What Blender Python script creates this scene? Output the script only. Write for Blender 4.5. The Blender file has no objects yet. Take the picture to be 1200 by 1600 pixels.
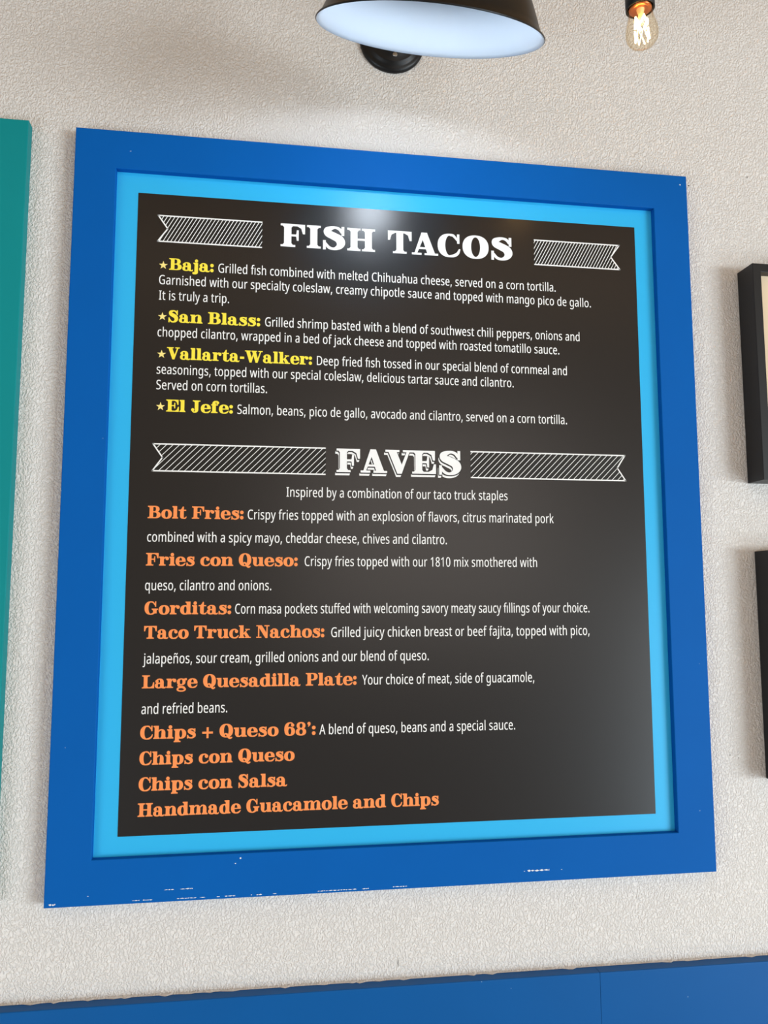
import bpy, bmesh, math, random
from mathutils import Vector, Matrix
from mathutils.geometry import tessellate_polygon, delaunay_2d_cdt
PI = math.pi
scene = bpy.context.scene
COL = scene.collection
random.seed(7)

# ------------------------------------------------------------------ camera, world, lights, exposure
# metres; x along the wall, y into the wall (room at -y), z up.  The menu board's lower left corner is (0, *, Z0)
Z0 = 1.15
WALL_Y = 0.010                     # the plaster face; the printed panel of the board lies in the plane y = 0
cam_data = bpy.data.cameras.new('camera')
cam_data.sensor_width = 36.0
cam_data.lens = 36.0 * 1271.75 / 1600.0
cam_data.clip_start = 0.02
cam = bpy.data.objects.new('camera', cam_data)
COL.objects.link(cam)
yaw, pitch, roll = 0.14956107, 0.10838068, -0.00168148
fwd = Vector((math.sin(yaw) * math.cos(pitch), math.cos(yaw) * math.cos(pitch), math.sin(pitch)))
rgt = Vector((math.cos(yaw), -math.sin(yaw), 0.0))
upv = rgt.cross(fwd)
r2 = math.cos(roll) * rgt + math.sin(roll) * upv
u2 = -math.sin(roll) * rgt + math.cos(roll) * upv
m = Matrix((r2, u2, -fwd)).transposed().to_4x4()
m.translation = Vector((0.30471879, -1.30408603, 0.44263763 + Z0))
cam.matrix_world = m
scene.camera = cam

vs = scene.view_settings
vs.view_transform = 'Standard'
vs.look = 'None'
vs.gamma = 1.0
vs.exposure = 0.10
vs.use_curve_mapping = False

WORLD_LOW = (0.30, 0.32, 0.35)
WORLD_MID = (0.43, 0.345, 0.255)
WORLD_HIGH = (0.43, 0.32, 0.225)    # warm ceiling
WORLD_STRENGTH = 1.0
world = bpy.data.worlds.new('room_daylight')
scene.world = world
world.use_nodes = True
wt = world.node_tree
wt.nodes.clear()
wo = wt.nodes.new('ShaderNodeOutputWorld')
wb = wt.nodes.new('ShaderNodeBackground')
wr = wt.nodes.new('ShaderNodeValToRGB')
wm = wt.nodes.new('ShaderNodeMapRange')
wx = wt.nodes.new('ShaderNodeSeparateXYZ')
wc = wt.nodes.new('ShaderNodeTexCoord')
wt.links.new(wc.outputs['Generated'], wx.inputs[0])
wt.links.new(wx.outputs['Z'], wm.inputs['Value'])
wm.inputs['From Min'].default_value = -1.0
wm.inputs['From Max'].default_value = 1.0
wt.links.new(wm.outputs[0], wr.inputs[0])
wr.color_ramp.elements[0].position = 0.25
wr.color_ramp.elements[0].color = (*WORLD_LOW, 1)
wr.color_ramp.elements[1].position = 0.80
wr.color_ramp.elements[1].color = (*WORLD_HIGH, 1)
e = wr.color_ramp.elements.new(0.50)
e.color = (*WORLD_MID, 1)
wt.links.new(wr.outputs[0], wb.inputs['Color'])
wb.inputs['Strength'].default_value = WORLD_STRENGTH
wt.links.new(wb.outputs[0], wo.inputs['Surface'])


def area_light(name, loc, target, w, h, power, color):
    ld = bpy.data.lights.new(name, 'AREA')
    ld.shape = 'RECTANGLE'
    ld.size, ld.size_y = w, h
    ld.energy = power
    ld.color = color
    o = bpy.data.objects.new(name, ld)
    COL.objects.link(o)
    o.location = loc
    o.rotation_euler = (Vector(target) - Vector(loc)).to_track_quat('-Z', 'Y').to_euler()
    return o


# daylight from the shop window to the right of the photographer
area_light('window_daylight', (6.6, -5.4, 0.85), (0.5, 0.0, 1.2), 3.4, 1.5, 345.0, (0.84, 0.94, 1.0))
# unseen fill lights added low on either side to brighten the lower wall
area_light('low_fill_left', (-1.7, -2.1, 0.45), (0.2, 0.0, 1.0), 1.3, 0.7, 22.0, (0.74, 0.89, 1.0))
area_light('low_fill_right', (2.9, -2.1, 0.45), (0.8, 0.0, 1.0), 1.3, 0.7, 22.0, (0.74, 0.89, 1.0))
# added warm fill under the ceiling, for the upper wall and cap tops
area_light('warm_overhead_fill', (0.4, -1.9, 2.97), (0.4, -1.2, 0.0), 3.4, 0.4, 3.0, (1.0, 0.72, 0.46))
# area light added behind the photographer to lift the black panel's reflection
area_light('far_room_fill', (1.5, -4.6, 2.15), (0.5, 0.0, 1.7), 1.9, 1.5, 15.0, (1.0, 0.90, 0.84))


# ------------------------------------------------------------------ helpers
def lin(c):
    return tuple(((v / 255) / 12.92 if v / 255 <= 0.04045 else ((v / 255 + 0.055) / 1.055) ** 2.4) for v in c)


def mat(name, srgb, rough=0.5, spec=0.5, metal=0.0, emit=None, estr=0.0, coat=0.0):
    mt = bpy.data.materials.new(name)
    mt.use_nodes = True
    b = mt.node_tree.nodes['Principled BSDF']
    b.inputs['Base Color'].default_value = (*lin(srgb), 1)
    b.inputs['Roughness'].default_value = rough
    b.inputs['Specular IOR Level'].default_value = spec
    b.inputs['Metallic'].default_value = metal
    b.inputs['Coat Weight'].default_value = coat
    if emit:
        b.inputs['Emission Color'].default_value = (*emit, 1)
        b.inputs['Emission Strength'].default_value = estr
    return mt


def nodes_of(mt):
    return mt.node_tree.nodes, mt.node_tree.links, mt.node_tree.nodes['Principled BSDF']


def add_paint_texture(mt, scale, stretch, strength, vary=0.06, speck=True):
    """brushed paint: fine streak bump, slight tone drift, a few dust specks"""
    n, l, b = nodes_of(mt)
    tc = n.new('ShaderNodeTexCoord')
    mp = n.new('ShaderNodeMapping')
    mp.inputs['Scale'].default_value = stretch
    l.new(tc.outputs['Object'], mp.inputs[0])
    nz = n.new('ShaderNodeTexNoise')
    nz.inputs['Scale'].default_value = scale
    nz.inputs['Detail'].default_value = 4
    l.new(mp.outputs[0], nz.inputs['Vector'])
    bp = n.new('ShaderNodeBump')
    bp.inputs['Strength'].default_value = strength
    bp.inputs['Distance'].default_value = 0.0006
    l.new(nz.outputs['Fac'], bp.inputs['Height'])
    l.new(bp.outputs[0], b.inputs['Normal'])
    base = tuple(b.inputs['Base Color'].default_value)
    big = n.new('ShaderNodeTexNoise')
    big.inputs['Scale'].default_value = 7.0
    big.inputs['Detail'].default_value = 3
    l.new(tc.outputs['Object'], big.inputs['Vector'])
    mx = n.new('ShaderNodeMix')
    mx.data_type = 'RGBA'
    mx.inputs['A'].default_value = (*[c * (1 - vary) for c in base[:3]], 1)
    mx.inputs['B'].default_value = (*[min(1, c * (1 + vary)) for c in base[:3]], 1)
    l.new(big.outputs['Fac'], mx.inputs['Factor'])
    out = mx.outputs['Result']
    if speck:
        vo = n.new('ShaderNodeTexVoronoi')
        vo.inputs['Scale'].default_value = 26.0
        l.new(tc.outputs['Object'], vo.inputs['Vector'])
        th = n.new('ShaderNodeMath')
        th.operation = 'LESS_THAN'
        th.inputs[1].default_value = 0.026
        l.new(vo.outputs['Distance'], th.inputs[0])
        sf = n.new('ShaderNodeMath')
        sf.operation = 'MULTIPLY'
        sf.inputs[1].default_value = 0.35
        l.new(th.outputs[0], sf.inputs[0])
        m2 = n.new('ShaderNodeMix')
        m2.data_type = 'RGBA'
        m2.inputs['B'].default_value = (0.45, 0.62, 0.72, 1)
        l.new(out, m2.inputs['A'])
        l.new(sf.outputs[0], m2.inputs['Factor'])
        out = m2.outputs['Result']
    l.new(out, b.inputs['Base Color'])


def link(name, bm, mats, parent=None, smooth=False):
    me = bpy.data.meshes.new(name)
    bm.to_mesh(me)
    bm.free()
    for q in (mats if isinstance(mats, (list, tuple)) else [mats]):
        me.materials.append(q)
    if smooth:
        for p in me.polygons:
            p.use_smooth = True
    o = bpy.data.objects.new(name, me)
    COL.objects.link(o)
    if parent:
        o.parent = parent
    return o


def thing(name, label, cat, loc, group=None):
    o = bpy.data.objects.new(name, None)
    o.empty_display_size = 0.05
    COL.objects.link(o)
    o.location = loc
    o['label'] = label
    o['category'] = cat
    if group:
        o['group'] = group
    return o


def box(bm, x0, x1, y0, y1, z0, z1, mi=0):
    v = [bm.verts.new(p) for p in ((x0, y0, z0), (x1, y0, z0), (x1, y1, z0), (x0, y1, z0),
                                   (x0, y0, z1), (x1, y0, z1), (x1, y1, z1), (x0, y1, z1))]
    fs = [bm.faces.new([v[i] for i in f]) for f in ((3, 2, 1, 0), (4, 5, 6, 7), (0, 1, 5, 4), (1, 2, 6, 5), (2, 3, 7, 6), (3, 0, 4, 7))]
    for f in fs:
        f.material_index = mi
    return fs


def rect_frame(bm, x0, x1, z0, z1, rail, yf, yb, bevel=0.0012):
    """a closed four-sided frame with mitred corners, front at yf, back at yb, softened front edges"""
    def loop(ins, y):
        return [bm.verts.new(p) for p in ((x0 + ins, y, z0 + ins), (x1 - ins, y, z0 + ins), (x1 - ins, y, z1 - ins), (x0 + ins, y, z1 - ins))]
    b = bevel
    loops = [loop(0, yb), loop(0, yf + b), loop(b * .3, yf + b * .3), loop(b, yf), loop(rail - b, yf), loop(rail - b * .3, yf + b * .3), loop(rail, yf + b), loop(rail, yb)]
    for a, c in zip(loops, loops[1:] + loops[:1]):
        for i in range(4):
            j = (i + 1) % 4
            bm.faces.new((a[i], a[j], c[j], c[i]))
    bmesh.ops.recalc_face_normals(bm, faces=bm.faces[:])


def lathe(bm, prof, seg=48, frame=None, closed=False, mi=0):
    """prof: (radius, height) pairs; frame: 4x4 placing the axis"""
    frame = frame or Matrix.Identity(4)
    rings = []
    for r, h in prof:
        if r < 1e-6:
            rings.append([bm.verts.new(frame @ Vector((0, 0, h)))])
        else:
            rings.append([bm.verts.new(frame @ Vector((r * math.cos(2 * PI * k / seg), r * math.sin(2 * PI * k / seg), h))) for k in range(seg)])
    pairs = list(zip(rings, rings[1:])) + ([(rings[-1], rings[0])] if closed else [])
    for a, b in pairs:
        for k in range(seg):
            q = (k + 1) % seg
            if len(a) == 1 and len(b) == 1:
                continue
            if len(a) == 1:
                f = bm.faces.new((a[0], b[q], b[k]))
            elif len(b) == 1:
                f = bm.faces.new((a[k], a[q], b[0]))
            else:
                f = bm.faces.new((a[k], a[q], b[q], b[k]))
            f.material_index = mi


def spline(pts, n=8):
    out = []
    P = [Vector(p) for p in pts]
    for i in range(len(P) - 1):
        p0, p1, p2, p3 = P[max(i - 1, 0)], P[i], P[i + 1], P[min(i + 2, len(P) - 1)]
        for k in range(n):
            t = k / n
            out.append(0.5 * ((2 * p1) + (p2 - p0) * t + (2 * p0 - 5 * p1 + 4 * p2 - p3) * t * t + (3 * p1 - p0 - 3 * p2 + p3) * t ** 3))
    out.append(P[-1])
    return out


def tube(bm, pts, r, seg=12, cap=True):
    rings = []
    ref = None
    for i, p in enumerate(pts):
        t = (pts[min(i + 1, len(pts) - 1)] - pts[max(i - 1, 0)]).normalized()
        if ref is None:
            ref = t.orthogonal().normalized()
        ref = (ref - t * ref.dot(t)).normalized()
        s = t.cross(ref)
        rings.append([bm.verts.new(p + r * (math.cos(2 * PI * k / seg) * ref + math.sin(2 * PI * k / seg) * s)) for k in range(seg)])
    for a, b in zip(rings, rings[1:]):
        for k in range(seg):
            bm.faces.new((a[k], a[(k + 1) % seg], b[(k + 1) % seg], b[k]))
    if cap:
        bm.faces.new(rings[0][::-1])
        bm.faces.new(rings[-1])


def axis_frame(origin, axis):
    z = Vector(axis).normalized()
    x = z.orthogonal().normalized()
    y = z.cross(x)
    mm = Matrix((x, y, z)).transposed().to_4x4()
    mm.translation = Vector(origin)
    return mm


# flat printing: polygons given in the board's own (x, z), laid at depth y, facing the room (-y)
def print_poly(bm, pts, y, mi=0):
    pts = [p for i, p in enumerate(pts) if p != pts[i - 1]]
    if len(pts) < 3:
        return
    vsx = [bm.verts.new((p[0], y, p[1])) for p in pts]
    if len(pts) == 4:
        tris = [(0, 1, 2, 3)]
    else:
        tris = tessellate_polygon([[Vector((p[0], p[1], 0)) for p in pts]])
    for t in tris:
        try:
            f = bm.faces.new([vsx[i] for i in t])
        except ValueError:
            continue
        f.normal_update()
        if f.normal.y > 0:
            f.normal_flip()
        f.material_index = mi


def flat_union(adds, holes=()):
    """one clean triangulation of overlapping outlines (adds) minus the holes: (points, triangles)"""
    pts, faces = [], []
    for poly in list(adds) + list(holes):
        p = [q for i, q in enumerate(poly) if abs(q[0] - poly[i - 1][0]) + abs(q[1] - poly[i - 1][1]) > 1e-4]
        ar = sum(p[i - 1][0] * p[i][1] - p[i][0] * p[i - 1][1] for i in range(len(p)))
        if len(p) < 3 or abs(ar) < 1e-3:
            faces.append([])
            continue
        if ar < 0:
            p = p[::-1]
        faces.append(list(range(len(pts), len(pts) + len(p))))
        pts += [Vector(q) for q in p]
    n = len(adds)
    ids = [i for i, f in enumerate(faces) if f]
    v, _e, f, _ov, _oe, of = delaunay_2d_cdt(pts, [], [faces[i] for i in ids], 0, 1e-4)
    keep = []
    for tri, src in zip(f, of):
        s = [ids[k] for k in src]
        if any(k < n for k in s) and not any(k >= n for k in s):
            keep.append(tuple(tri))
    return [(q.x, q.y) for q in v], keep


def print_tris(bm, pts, tris, y, mi=0):
    vv = {}
    for t in tris:
        q = []
        for i in t:
            if i not in vv:
                vv[i] = bm.verts.new((pts[i][0], y, pts[i][1]))
            q.append(vv[i])
        try:
            f = bm.faces.new(q)
        except ValueError:
            continue
        f.normal_update()
        if f.normal.y > 0:
            f.normal_flip()
        f.material_index = mi


# ------------------------------------------------------------------ lettering, narrow sans for the descriptions
# one line per character: character | advance | outlines in 1/714 of the capital height
SANS_DATA = '''
,|182|135,105 128,68 119,29 109,-12 98,-52 87,-92 76,-129 24,-129 31,-90 37,-48 43,-4 49,38 54,79 58,116 130,116
.|182|45,54 48,85 57,106 71,117 90,121 110,117 125,106 134,85 137,54 134,23 125,2 111,-10 90,-14 71,-10 57,2 48,23
0|389|360,358 359,316 357,276 355,238 351,203 346,170 339,140 332,113 323,87 300,46 272,15 237,-4 194,-10 166,-7 141,1 119,15 100,34 83,58 69,88 56,122 47,160 39,204 34,251 30,303 29,358 30,414 33,466 38,513 45,556 55,595 66,628 80,657 97,682 116,701 139,714 165,722 194,725 222,722 247,714 269,701 288,682 305,657 320,628 332,595 342,556 350,513 355,466 359,414/97,358 98,311 100,268 103,230 107,195 120,138 139,97 165,73 194,65 223,73 249,97 268,137 281,194 285,229 289,268 290,311 291,358 290,405 289,448 285,486 281,520 268,577 249,617 223,642 194,650 165,642 139,617 120,577 107,520 103,486 100,448 98,405
1|389|245,0 179,0 179,499 179,548 180,585 185,622 179,607 170,595 147,567 91,505 57,564 188,714 245,714
8|389|194,724 236,719 273,704 302,680 325,647 339,604 343,553 340,513 331,478 316,448 297,421 275,398 250,378 279,356 305,330 327,302 344,269 355,230 359,185 354,129 339,81 316,43 284,14 264,3 243,-4 220,-8 196,-10 170,-9 146,-4 124,3 103,13 71,41 48,78 34,126 29,182 33,228 43,267 59,300 80,329 104,353 130,373 107,394 87,418 69,446 56,477 48,513 45,554 50,605 64,646 86,680 116,704 152,719/96,181 102,133 121,94 152,69 194,60 235,69 266,94 286,134 292,184 289,217 280,245 265,271 245,293 220,313 192,331 184,337 160,317 137,296 119,272 106,246 98,216/193,653 162,646 136,626 117,594 111,550 114,516 123,488 137,465 156,445 177,428 197,412 215,428 235,445 252,465 265,488 273,517 276,550 270,594 252,626 225,646
A|435|367,0 308,221 124,221 66,0 -4,0 186,717 249,717 438,0/235,517 229,546 219,589 216,624 213,583 206,546 199,517 144,301 290,301
C|430|274,645 239,640 208,625 179,601 155,568 136,527 122,477 117,450 113,421 111,390 110,357 111,314 115,275 121,238 129,204 139,173 152,146 167,123 185,104 204,89 225,78 248,71 273,69 303,71 332,77 360,86 393,97 394,19 364,6 335,-3 303,-8 264,-10 228,-7 194,1 164,15 137,35 113,60 93,89 76,124 62,163 51,206 44,253 39,304 37,358 38,398 41,435 46,472 53,506 61,538 72,568 84,596 98,622 113,645 131,665 150,683 172,698 195,709 220,717 246,722 275,724 313,721 349,713 383,700 413,682 387,606 358,620 332,633 304,642
D|496|459,364 457,306 451,254 442,206 429,163 412,125 392,92 369,64 342,41 311,23 278,10 241,3 202,0 62,0 62,714 216,714 252,712 286,704 318,691 346,674 372,652 394,625 414,593 430,556 442,515 452,470 457,419/386,361 385,406 381,447 374,484 365,517 353,546 339,570 322,591 303,607 282,620 259,630 234,635 206,637 131,637 131,77 193,77 238,81 276,95 309,117 337,148 359,189 374,237 383,295
G|495|273,377 449,377 449,27 427,18 407,10 387,4 367,-1 345,-5 323,-8 299,-9 274,-10 236,-7 202,1 171,15 143,34 119,59 97,88 79,123 64,161 53,205 44,252 39,302 37,357 39,411 45,461 54,508 67,551 84,590 104,624 127,653 154,678 184,698 217,713 253,721 293,724 334,721 372,713 408,700 442,682 417,604 385,620 354,633 322,642 290,645 263,643 238,636 215,625 194,610 175,591 158,568 143,541 131,510 122,477 115,440 111,400 109,357 111,316 114,277 120,240 128,206 139,176 152,148 168,125 187,104 208,89 232,77 259,70 288,68 317,69 341,73 362,78 380,85 380,297 273,297
I|231|207,0 23,0 23,52 80,71 80,642 23,662 23,714 207,714 207,662 150,642 150,71 207,52
S|373|345,191 340,132 324,82 299,43 264,14 242,3 219,-4 195,-8 168,-10 141,-9 115,-6 91,-1 68,5 49,14 31,24 32,110 65,95 98,81 134,71 171,68 202,71 228,82 249,99 264,122 273,150 276,183 274,215 266,242 252,265 231,286 202,307 163,330 133,348 107,366 86,387 68,411 54,438 45,468 39,502 37,542 42,595 57,639 80,675 112,702 131,712 151,718 173,723 196,724 236,721 271,713 304,700 334,684 313,607 282,622 254,634 224,642 195,645 169,642 147,632 130,616 117,595 109,570 107,541 109,508 117,481 130,458 150,438 177,418 212,397 252,373 285,347 311,318 330,284 342,242
Y|385|192,363 315,714 389,714 227,277 227,0 158,0 158,273 -4,714 71,714
a|381|196,545 229,542 257,534 280,521 298,502 312,477 322,446 328,409 330,365 330,0 279,0 267,76 273,76 257,49 240,27 222,11 201,-1 176,-8 146,-10 113,-6 84,7 60,29 42,59 31,100 27,149 30,187 38,220 51,248 70,272 95,292 126,306 163,316 205,320 264,323 264,355 259,412 244,448 221,467 192,474 166,471 141,461 116,448 87,433 67,499 94,517 125,531 160,542/214,259 183,256 158,249 139,239 123,227 104,193 97,148 102,109 116,82 137,66 160,61 199,70 233,98 246,120 256,146 261,178 263,214 263,262
b|418|122,575 121,542 121,511 120,485 118,465 114,465 132,496 156,522 189,539 230,545 265,541 295,528 321,506 344,475 362,436 375,389 382,333 385,268 384,224 380,183 374,147 366,114 356,85 344,60 329,38 313,21 295,7 275,-2 254,-8 230,-10 189,-4 156,13 132,38 114,68 117,68 105,0 54,0 54,760 122,760/220,472 189,467 163,450 144,423 131,384 124,334 122,271 122,267 123,220 127,180 134,145 144,115 157,93 175,76 196,66 221,63 260,76 291,116 301,145 309,181 313,222 315,269 313,316 309,357 301,392 291,421 277,443 260,459 241,469
c|326|204,-10 179,-8 156,-3 134,6 114,19 96,35 80,56 67,80 55,109 45,142 39,178 35,220 33,265 35,312 39,355 46,393 56,426 68,455 82,480 98,500 117,517 138,530 160,539 183,544 208,546 237,544 264,537 288,528 308,517 289,444 265,453 245,461 225,467 207,469 176,463 150,446 129,417 115,378 106,327 103,266 106,207 115,157 129,118 150,89 175,72 204,66 230,68 254,75 275,85 301,97 302,19 282,7 260,-2 234,-8
d|418|187,-10 152,-6 122,7 96,29 74,59 56,99 44,146 36,202 33,267 36,332 44,388 57,436 75,475 97,506 123,528 153,542 187,546 216,543 240,535 261,523 278,507 292,488 305,467 301,467 298,505 297,528 297,546 297,760 364,760 364,0 308,0 299,72 305,72 292,50 278,30 261,14 240,1 216,-7/198,63 221,66 242,75 260,89 274,109 284,136 291,168 296,206 297,250 297,266 296,313 292,354 285,390 275,419 261,443 243,460 221,470 196,473 176,469 158,459 141,441 127,416 117,386 109,350 105,310 103,265 105,220 109,180 117,145 127,116 158,76
e|384|199,546 223,544 245,538 265,529 283,516 313,480 335,431 343,403 348,372 352,339 353,304 353,251 103,251 106,208 112,171 122,139 135,112 152,92 171,77 192,68 216,65 247,67 275,74 302,86 335,102 337,25 308,9 280,-1 249,-8 213,-10 186,-8 162,-2 139,7 118,21 99,38 82,60 68,85 55,113 46,146 39,182 35,221 33,264 35,306 38,346 45,382 53,415 65,445 78,471 93,493 110,512 129,527 151,538 174,544/198,474 164,464 134,433 123,411 114,385 108,355 105,321 282,321 280,364 273,401 261,431 244,454 223,469
f|234|230,468 138,468 138,0 70,0 70,468 6,468 6,509 70,539 70,570 74,633 84,682 101,719 125,745 155,760 192,765 214,764 234,759 251,754 267,747 251,678 234,683 220,688 207,692 194,693 171,686 153,663 142,626 138,571 138,536 230,536
g|418|187,546 224,541 256,526 283,501 305,465 301,465 309,536 364,536 364,-9 363,-45 360,-79 354,-109 347,-136 324,-182 293,-214 273,-225 250,-234 225,-238 197,-240 158,-238 123,-231 91,-221 62,-206 63,-125 97,-143 129,-156 164,-164 200,-167 239,-157 270,-126 291,-79 297,-16 297,5 298,40 299,71 305,71 283,35 257,10 225,-5 188,-10 152,-5 121,8 95,31 73,63 56,103 43,150 36,205 33,267 36,328 43,382 56,429 73,470 95,504 121,527 151,541/195,472 170,466 147,448 128,418 115,378 106,327 103,266 105,219 109,179 117,144 128,114 159,75 198,62 220,65 241,72 258,86 273,105 284,131 292,163 296,201 298,246 298,267 295,333 287,385 272,424 252,451 226,467
h|420|122,537 121,518 121,498 118,462 114,462 127,487 144,508 163,524 184,535 207,543 232,545 275,540 310,524 336,498 354,461 365,412 369,349 369,0 302,0 302,343 297,400 282,440 257,464 224,472 191,466 164,449 145,422 131,383 124,335 122,277 122,0 54,0 54,760 122,760
i|175|122,536 122,0 54,0 54,536/88,737 105,734 117,723 124,706 127,681 124,656 117,639 105,629 88,625 71,628 59,639 52,656 49,681 52,706 59,723 71,734
j|175|15,-240 -2,-239 -17,-236 -29,-233 -41,-228 -41,-157 -15,-164 -4,-166 7,-167 24,-163 40,-149 50,-124 54,-83 54,536 122,536 122,-80 119,-127 111,-166 97,-198 77,-221 50,-235/49,681 52,706 59,723 71,734 88,737 105,734 117,723 124,706 127,681 124,656 117,639 105,629 88,625 71,628 59,639 52,656
k|363|121,363 121,344 120,321 118,276 113,276 125,299 142,329 156,355 273,536 351,536 203,307 361,0 281,0 158,250 121,197 121,0 54,0 54,760 121,760
l|175|122,0 54,0 54,760 122,760
m|636|457,546 488,543 515,534 537,520 554,499 568,473 577,439 583,397 585,349 585,0 518,0 518,345 513,400 500,440 477,464 447,472 425,469 406,461 389,447 376,427 366,402 359,372 354,336 353,296 353,0 286,0 286,345 284,384 278,415 267,440 253,458 236,468 215,472 185,466 161,449 143,422 131,384 124,336 122,278 122,0 54,0 54,536 110,536 119,463 114,463 127,489 143,509 160,526 181,537 203,544 226,546 267,540 300,524 325,496 341,456 337,456 358,496 387,524 421,540
n|420|233,546 266,543 294,534 317,520 336,499 350,473 361,439 367,397 369,349 369,0 302,0 302,343 297,400 282,440 257,464 224,472 199,469 177,460 159,444 145,422 135,394 127,361 123,322 122,278 122,0 54,0 54,536 110,536 119,463 114,463 128,489 145,509 164,526 186,537 209,544
o|411|379,269 376,206 367,150 352,103 333,63 308,31 279,8 244,-5 205,-10 168,-5 135,8 105,31 81,63 61,103 46,150 37,206 33,269 35,312 38,351 45,387 54,419 65,448 79,474 94,495 112,513 133,528 156,538 180,544 207,546 232,544 256,538 278,528 298,513 316,495 332,474 346,448 357,419 367,387 373,351 377,312/103,269 106,210 115,159 129,118 150,88 176,69 206,63 236,69 263,88 283,118 298,159 306,210 309,269 306,328 297,378 283,418 262,447 236,466 205,472 182,469 161,459 143,442 128,418 117,388 110,354 105,314
p|418|231,546 266,542 296,529 321,507 344,477 362,438 375,391 382,334 385,269 384,225 380,185 374,149 366,115 356,86 344,61 330,39 314,21 296,8 276,-2 254,-8 230,-10 202,-7 178,1 157,14 140,29 126,48 114,68 118,68 120,25 121,1 122,-20 122,-240 54,-240 54,536 111,536 119,463 114,463 126,485 140,505 157,522 177,535 202,543/220,472 190,467 165,451 146,426 133,390 125,343 122,286 122,269 124,208 131,157 144,117 163,87 190,69 221,63 248,70 272,90 291,122 304,163 312,213 315,270 313,314 309,353 301,387 291,417 277,441 260,458 241,469
q|418|297,-11 297,31 298,53 300,72 304,72 285,40 261,14 228,-4 186,-10 152,-6 122,7 97,29 75,59 57,99 44,146 36,202 33,267 35,311 38,351 44,388 52,421 63,450 75,475 89,497 105,514 143,538 187,546 229,540 262,522 286,495 305,463 300,463 309,536 364,536 364,-240 297,-240/197,63 228,68 253,83 273,108 286,144 294,191 297,248 297,266 296,314 291,356 284,391 274,420 260,443 242,460 221,470 196,473 176,469 157,459 141,441 127,416 117,386 109,350 105,310 103,265 105,220 109,180 117,146 127,116 141,93 158,76 176,66
r|281|227,546 251,544 263,543 275,540 267,459 242,464 233,465 224,466 206,463 187,453 170,437 154,416 140,391 130,360 124,325 122,286 122,0 54,0 54,536 111,536 118,438 112,438 125,467 140,492 158,514 178,531 201,542
s|326|299,148 295,100 281,61 260,30 231,8 193,-5 150,-10 113,-8 82,-1 55,10 31,24 33,104 62,89 91,74 121,64 151,61 187,66 213,82 228,108 233,140 231,159 226,176 215,192 199,208 176,225 145,244 111,264 83,284 61,306 44,332 34,364 31,404 40,464 68,509 89,525 114,537 141,544 171,546 205,544 236,536 264,525 292,510 270,440 241,453 217,464 192,471 167,474 138,470 115,456 101,436 96,409 98,389 105,371 116,356 134,341 157,325 189,307 221,288 249,268 270,246 286,219 296,187
t|245|181,62 192,63 206,65 218,69 234,73 235,6 222,0 205,-5 187,-9 169,-10 140,-6 113,4 91,24 74,55 62,98 59,156 59,468 7,468 7,510 59,545 83,659 126,659 126,536 232,536 232,468 126,468 126,158 130,115 142,85 161,68
u|420|366,536 366,0 309,0 301,71 306,71 293,45 276,25 256,9 234,-1 211,-8 186,-10 144,-5 109,10 83,37 65,74 53,123 50,185 50,536 118,536 118,191 123,135 138,95 163,71 196,63 229,69 255,85 275,113 289,151 296,200 299,257 299,536
v|345|134,0 -4,536 68,536 145,220 157,171 163,145 168,119 172,97 175,78 169,78 173,97 177,120 183,145 189,172 200,220 278,536 349,536 211,0
w|534|289,303 281,344 274,383 268,418 264,445 269,445 265,418 260,383 253,343 249,323 245,302 179,1 103,1 3,537 73,537 124,251 129,222 134,192 142,136 146,112 147,91 142,91 147,121 153,159 160,199 167,235 231,537 305,537 367,235 377,186 382,160 386,135 390,112 392,92 386,92 388,111 391,134 395,161 400,190 411,251 462,537 531,537 430,1 352,1
x|360|140,274 14,536 90,536 180,334 269,536 345,536 219,274 351,0 275,0 180,214 84,0 8,0
y|347|-3,536 69,536 147,231 160,179 166,154 171,130 175,107 178,85 173,85 178,114 186,150 195,191 204,232 278,536 351,536 194,-74 180,-121 163,-161 144,-195 121,-219 93,-235 58,-240 41,-239 27,-237 3,-232 3,-162 27,-166 37,-167 47,-168 65,-165 80,-156 94,-142 106,-123 116,-100 125,-73 144,-2
ñ|420|233,546 266,543 294,534 317,520 336,499 350,473 361,439 367,397 369,349 369,0 302,0 302,343 297,400 282,440 257,464 224,472 199,469 177,460 159,444 145,422 135,394 127,361 123,322 122,278 122,0 54,0 54,536 110,536 119,463 114,463 128,489 145,509 164,526 186,537 209,544/82,606 85,634 89,659 96,681 105,699 115,714 127,725 143,732 160,734 177,732 193,725 207,716 220,705 233,695 244,685 255,679 263,677 274,681 284,691 292,710 297,735 339,735 331,683 316,642 294,616 262,607 245,609 230,615 216,625 203,635 190,646 178,655 167,662 158,664 147,660 137,650 130,631 124,606
ı|175|122,0 54,0 54,536 122,536
 |177|
'''
SANS = {}
for row in SANS_DATA.strip('\n').split('\n'):
    ch, adv, outl = row[0], row[2:].split('|')[0], row[2:].split('|')[1]
    SANS[ch] = (float(adv), [[tuple(float(v) for v in q.split(',')) for q in o.split(' ')] for o in outl.split('/')] if outl else [])


def glyph_mesh(polys):
    """fill an outline set: an outline inside another one is a hole"""
    def area(p):
        return abs(sum(p[i - 1][0] * p[i][1] - p[i][0] * p[i - 1][1] for i in range(len(p)))) / 2

    def inside(pt, p):
        c = False
        for i in range(len(p)):
            (xa, ya), (xb, yb) = p[i - 1], p[i]
            if (ya > pt[1]) != (yb > pt[1]) and pt[0] < (xb - xa) * (pt[1] - ya) / (yb - ya) + xa:
                c = not c
        return c
    outer, holes = [], []
    for p in sorted(polys, key=area, reverse=True):
        (holes if any(inside(p[0], q) for q in outer) else outer).append(p)
    return flat_union(outer, holes)


SANS_G = {k: (a, glyph_mesh(p) if p else ([], [])) for k, (a, p) in SANS.items()}


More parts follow.
